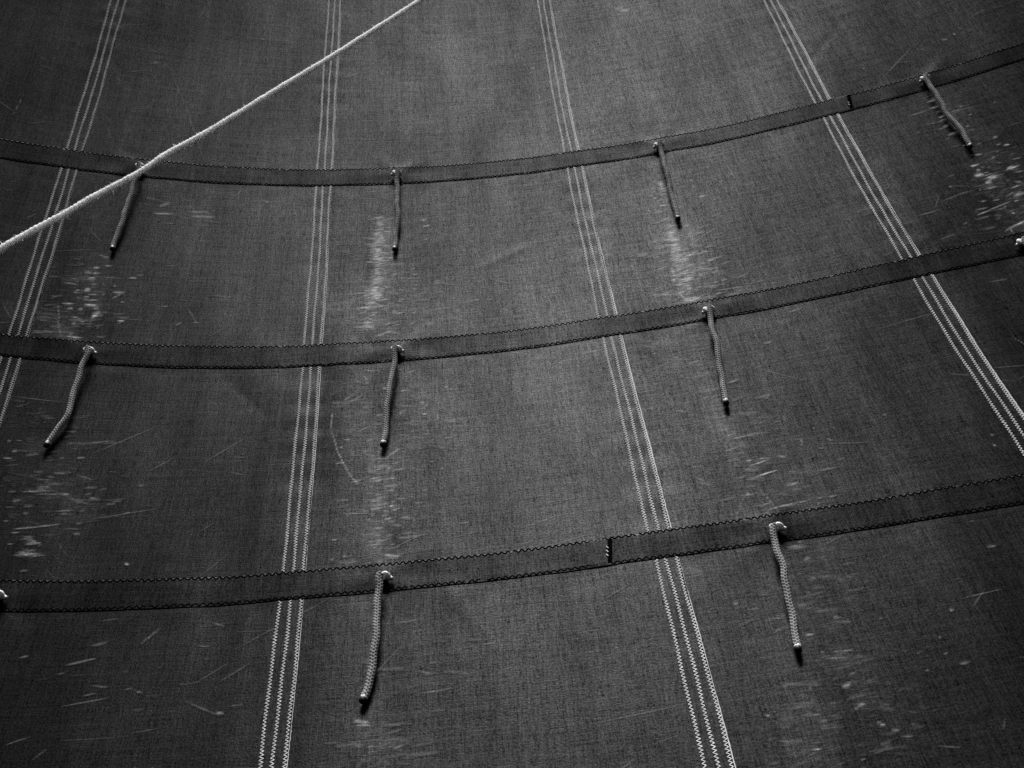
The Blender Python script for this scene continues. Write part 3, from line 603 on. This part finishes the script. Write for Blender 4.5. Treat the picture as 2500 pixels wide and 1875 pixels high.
for ci, (pts, side, label) in enumerate(CORDS):
    st = np.array(pts[1:] if len(pts) > 2 else pts)
    knot_st = np.array(pts[0])
    P2, x = spline(np.vstack([knot_st, st]), 0.0017)
    Ltot = x[-1]
    lift = CORD_R*1.02 + 0.0085*(1 - smooth((x/Ltot - 0.35)/0.65)) + 0.006*np.exp(-x/0.05) + 0.011*(1 - 0.75*smooth(x/Ltot)) + 0.0018*(1 + np.sin(x*21 + ci*1.7))
    on_band = BAND_H*np.exp(-(x/0.06)**2)
    P2[:, 0] += smooth(x/0.05)*(0.0010*np.sin(x*37 + ci*2.1) + 0.0006*np.sin(x*71 + ci*5.3))
    P, N = surf(P2[:, 0], P2[:, 1], lift + on_band)
    seg = 16
    ang = np.linspace(0, 2*np.pi, seg, endpoint=False)
    cut = x < Ltot - 0.006
    root = empty("reefing_cord", to_world(P[0]))
    tag(root, label, "cord", "reefing cords hanging from the three bands")
    i0 = 6
    cord = link_tube("cord", P[i0:][cut[i0:]], braid(x[i0:][cut[i0:]], ang, CORD_R*(0.96 + 0.04*np.sin(ci))), M_CORD, None, seg)
    tip_sel = np.flatnonzero(x >= Ltot - 0.0075)
    tip = link_tube("bare_tip", P[tip_sel], np.linspace(CORD_R*0.86, CORD_R*0.84, len(tip_sel)), M_TIP, None, seg)
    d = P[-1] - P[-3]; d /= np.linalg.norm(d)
    tip_shade_P = P[-1] + d*np.array([-0.0010, 0.003, 0.009, 0.0125])[:, None]
    tip_shade = link_tube("tip_shade_cap", tip_shade_P, CORD_R*np.array([0.86, 0.88, 0.84, 0.50]), M_TIP_SHADE, None, seg)  # added black cap, drawn as the shadow past the cord's end
    # overhand knot: a tight trefoil of the same cord, and the short tail that sticks out of it
    kc, kn = surf(knot_st[0] + side*0.004, knot_st[1] + 0.002, BAND_H + 0.0125)
    et = P[4] - P[0]; et = np.array([0, 1.0, 0]) - kn*kn[1]; et /= np.linalg.norm(et)
    es = np.cross(et, kn); es *= np.sign(es[0])
    ax = et*0.80 + kn*0.60                     # axis of the knot
    ay = -et*0.60 + kn*0.80
    u = np.linspace(0, 2*np.pi, 180)
    ro = rng.uniform(-0.5, 0.5) + (0 if side > 0 else math.pi)
    X = np.sin(u + ro) + 2*np.sin(2*u + 2*ro); Y = np.cos(u + ro) - 2*np.cos(2*u + 2*ro); Zk = -np.sin(3*(u + ro))
    sc = 0.0046*rng.uniform(0.93, 1.07)
    K = kc + sc*(1.05*X[:, None]*es + 0.82*Y[:, None]*ay + 1.35*Zk[:, None]*ax)
    xk = np.linspace(0, 1, len(u))*0.2
    Rk = 0.0064*(1 - 0.13 + 0.2*np.abs(np.sin(3*ang[None, :] + xk[:, None]/0.011*2*np.pi*0.5))**0.8)
    Vk, Fk = tube(K, Rk, seg, False)
    knot = link("knot", Vk, Fk, M_KNOT, None)
    tu = np.linspace(0, 1, 10)[:, None]
    tail_P = kc + side*es*(0.008 + 0.0155*tu) - et*(0.002 + 0.006*tu**2) - kn*0.003*tu
    tail = link_tube("knot_tail", tail_P, 0.0058*(1 + 0.10*np.sin(np.arange(10)*2.2)), M_TIP, None, 12)
    for ch in (cord, tip, tip_shade, knot, tail): adopt(root, ch)

# ------------------------------------------------------------------ the pale hairy rope in front of the sail
RP = np.array([[-1.661, -0.601, -0.814], [-1.377, -0.119, -0.771], [-1.3, 0.0, -0.76], [-1.246, 0.079, -0.753], [-1.177, 0.199, -0.742], [-1.086, 0.33, -0.73], [-1.01, 0.483, -0.717], [-0.944, 0.584, -0.707], [-0.878, 0.695, -0.697], [-0.824, 0.791, -0.689], [-0.671, 1.072, -0.664], [-0.526, 1.335, -0.64], [-0.343, 1.691, -0.608], [-0.218, 1.936, -0.586], [0.141, 2.639, -0.523], [0.593, 3.512, -0.444]])
P, x = spline(RP, 0.003)
seg = 18
ang = np.linspace(0, 2*np.pi, seg, endpoint=False)
tw = x[:, None]/0.034*2*np.pi
Rr = 0.0088*(0.82 + 0.26*np.abs(np.cos(1.5*(ang[None, :] - tw/1.5)))) * (1 + 0.07*np.sin(x*37) + 0.05*np.sin(x*83 + 1) + 0.05*np.sin(x*11))[:, None]
rope_root = empty("hairy_rope", to_world(P[0]))
tag(rope_root, "pale hairy rope running diagonally in front of the sail at the upper left", "rope")
rope = link_tube("rope", P, Rr, M_ROPE, None, seg)
# loose fibres standing off and hanging from the rope
T, N, B = frames(P)
nf = 26000
i = rng.integers(2, len(P) - 2, nf)
a = rng.uniform(0, 2*np.pi, nf)
rad = np.cos(a)[:, None]*N[i] + np.sin(a)[:, None]*B[i]
down = np.array([0, -cl, sl])                       # gravity in sail coordinates
dirn = 0.50*rad + 0.45*T[i]*rng.normal(0.1, 0.6, nf)[:, None] + down*rng.uniform(0.35, 1.0, nf)[:, None]
dirn /= np.linalg.norm(dirn, axis=1, keepdims=True)
Lf = rng.gamma(2.2, 0.0021, nf)[:, None]
b0 = P[i] + rad*0.0078
m1 = b0 + dirn*Lf*0.55
tipf = m1 + (dirn + 0.5*down)*Lf*0.5
side = np.cross(dirn, rng.normal(0, 1, (nf, 3))); side /= np.linalg.norm(side, axis=1, keepdims=True)
wf = 0.00060
V = np.stack([b0 - side*wf, b0 + side*wf, m1 + side*wf*0.8, m1 - side*wf*0.8, tipf + side*wf*0.25, tipf - side*wf*0.25], 1)
F = np.concatenate([np.arange(nf)[:, None]*6 + np.array([0, 1, 2, 3]), np.arange(nf)[:, None]*6 + np.array([3, 2, 4, 5])])
fuzz = link("fibres", V, F, M_FUZZ, None)
fuzz["kind"] = "stuff"
for ch in (rope, fuzz): adopt(rope_root, ch)
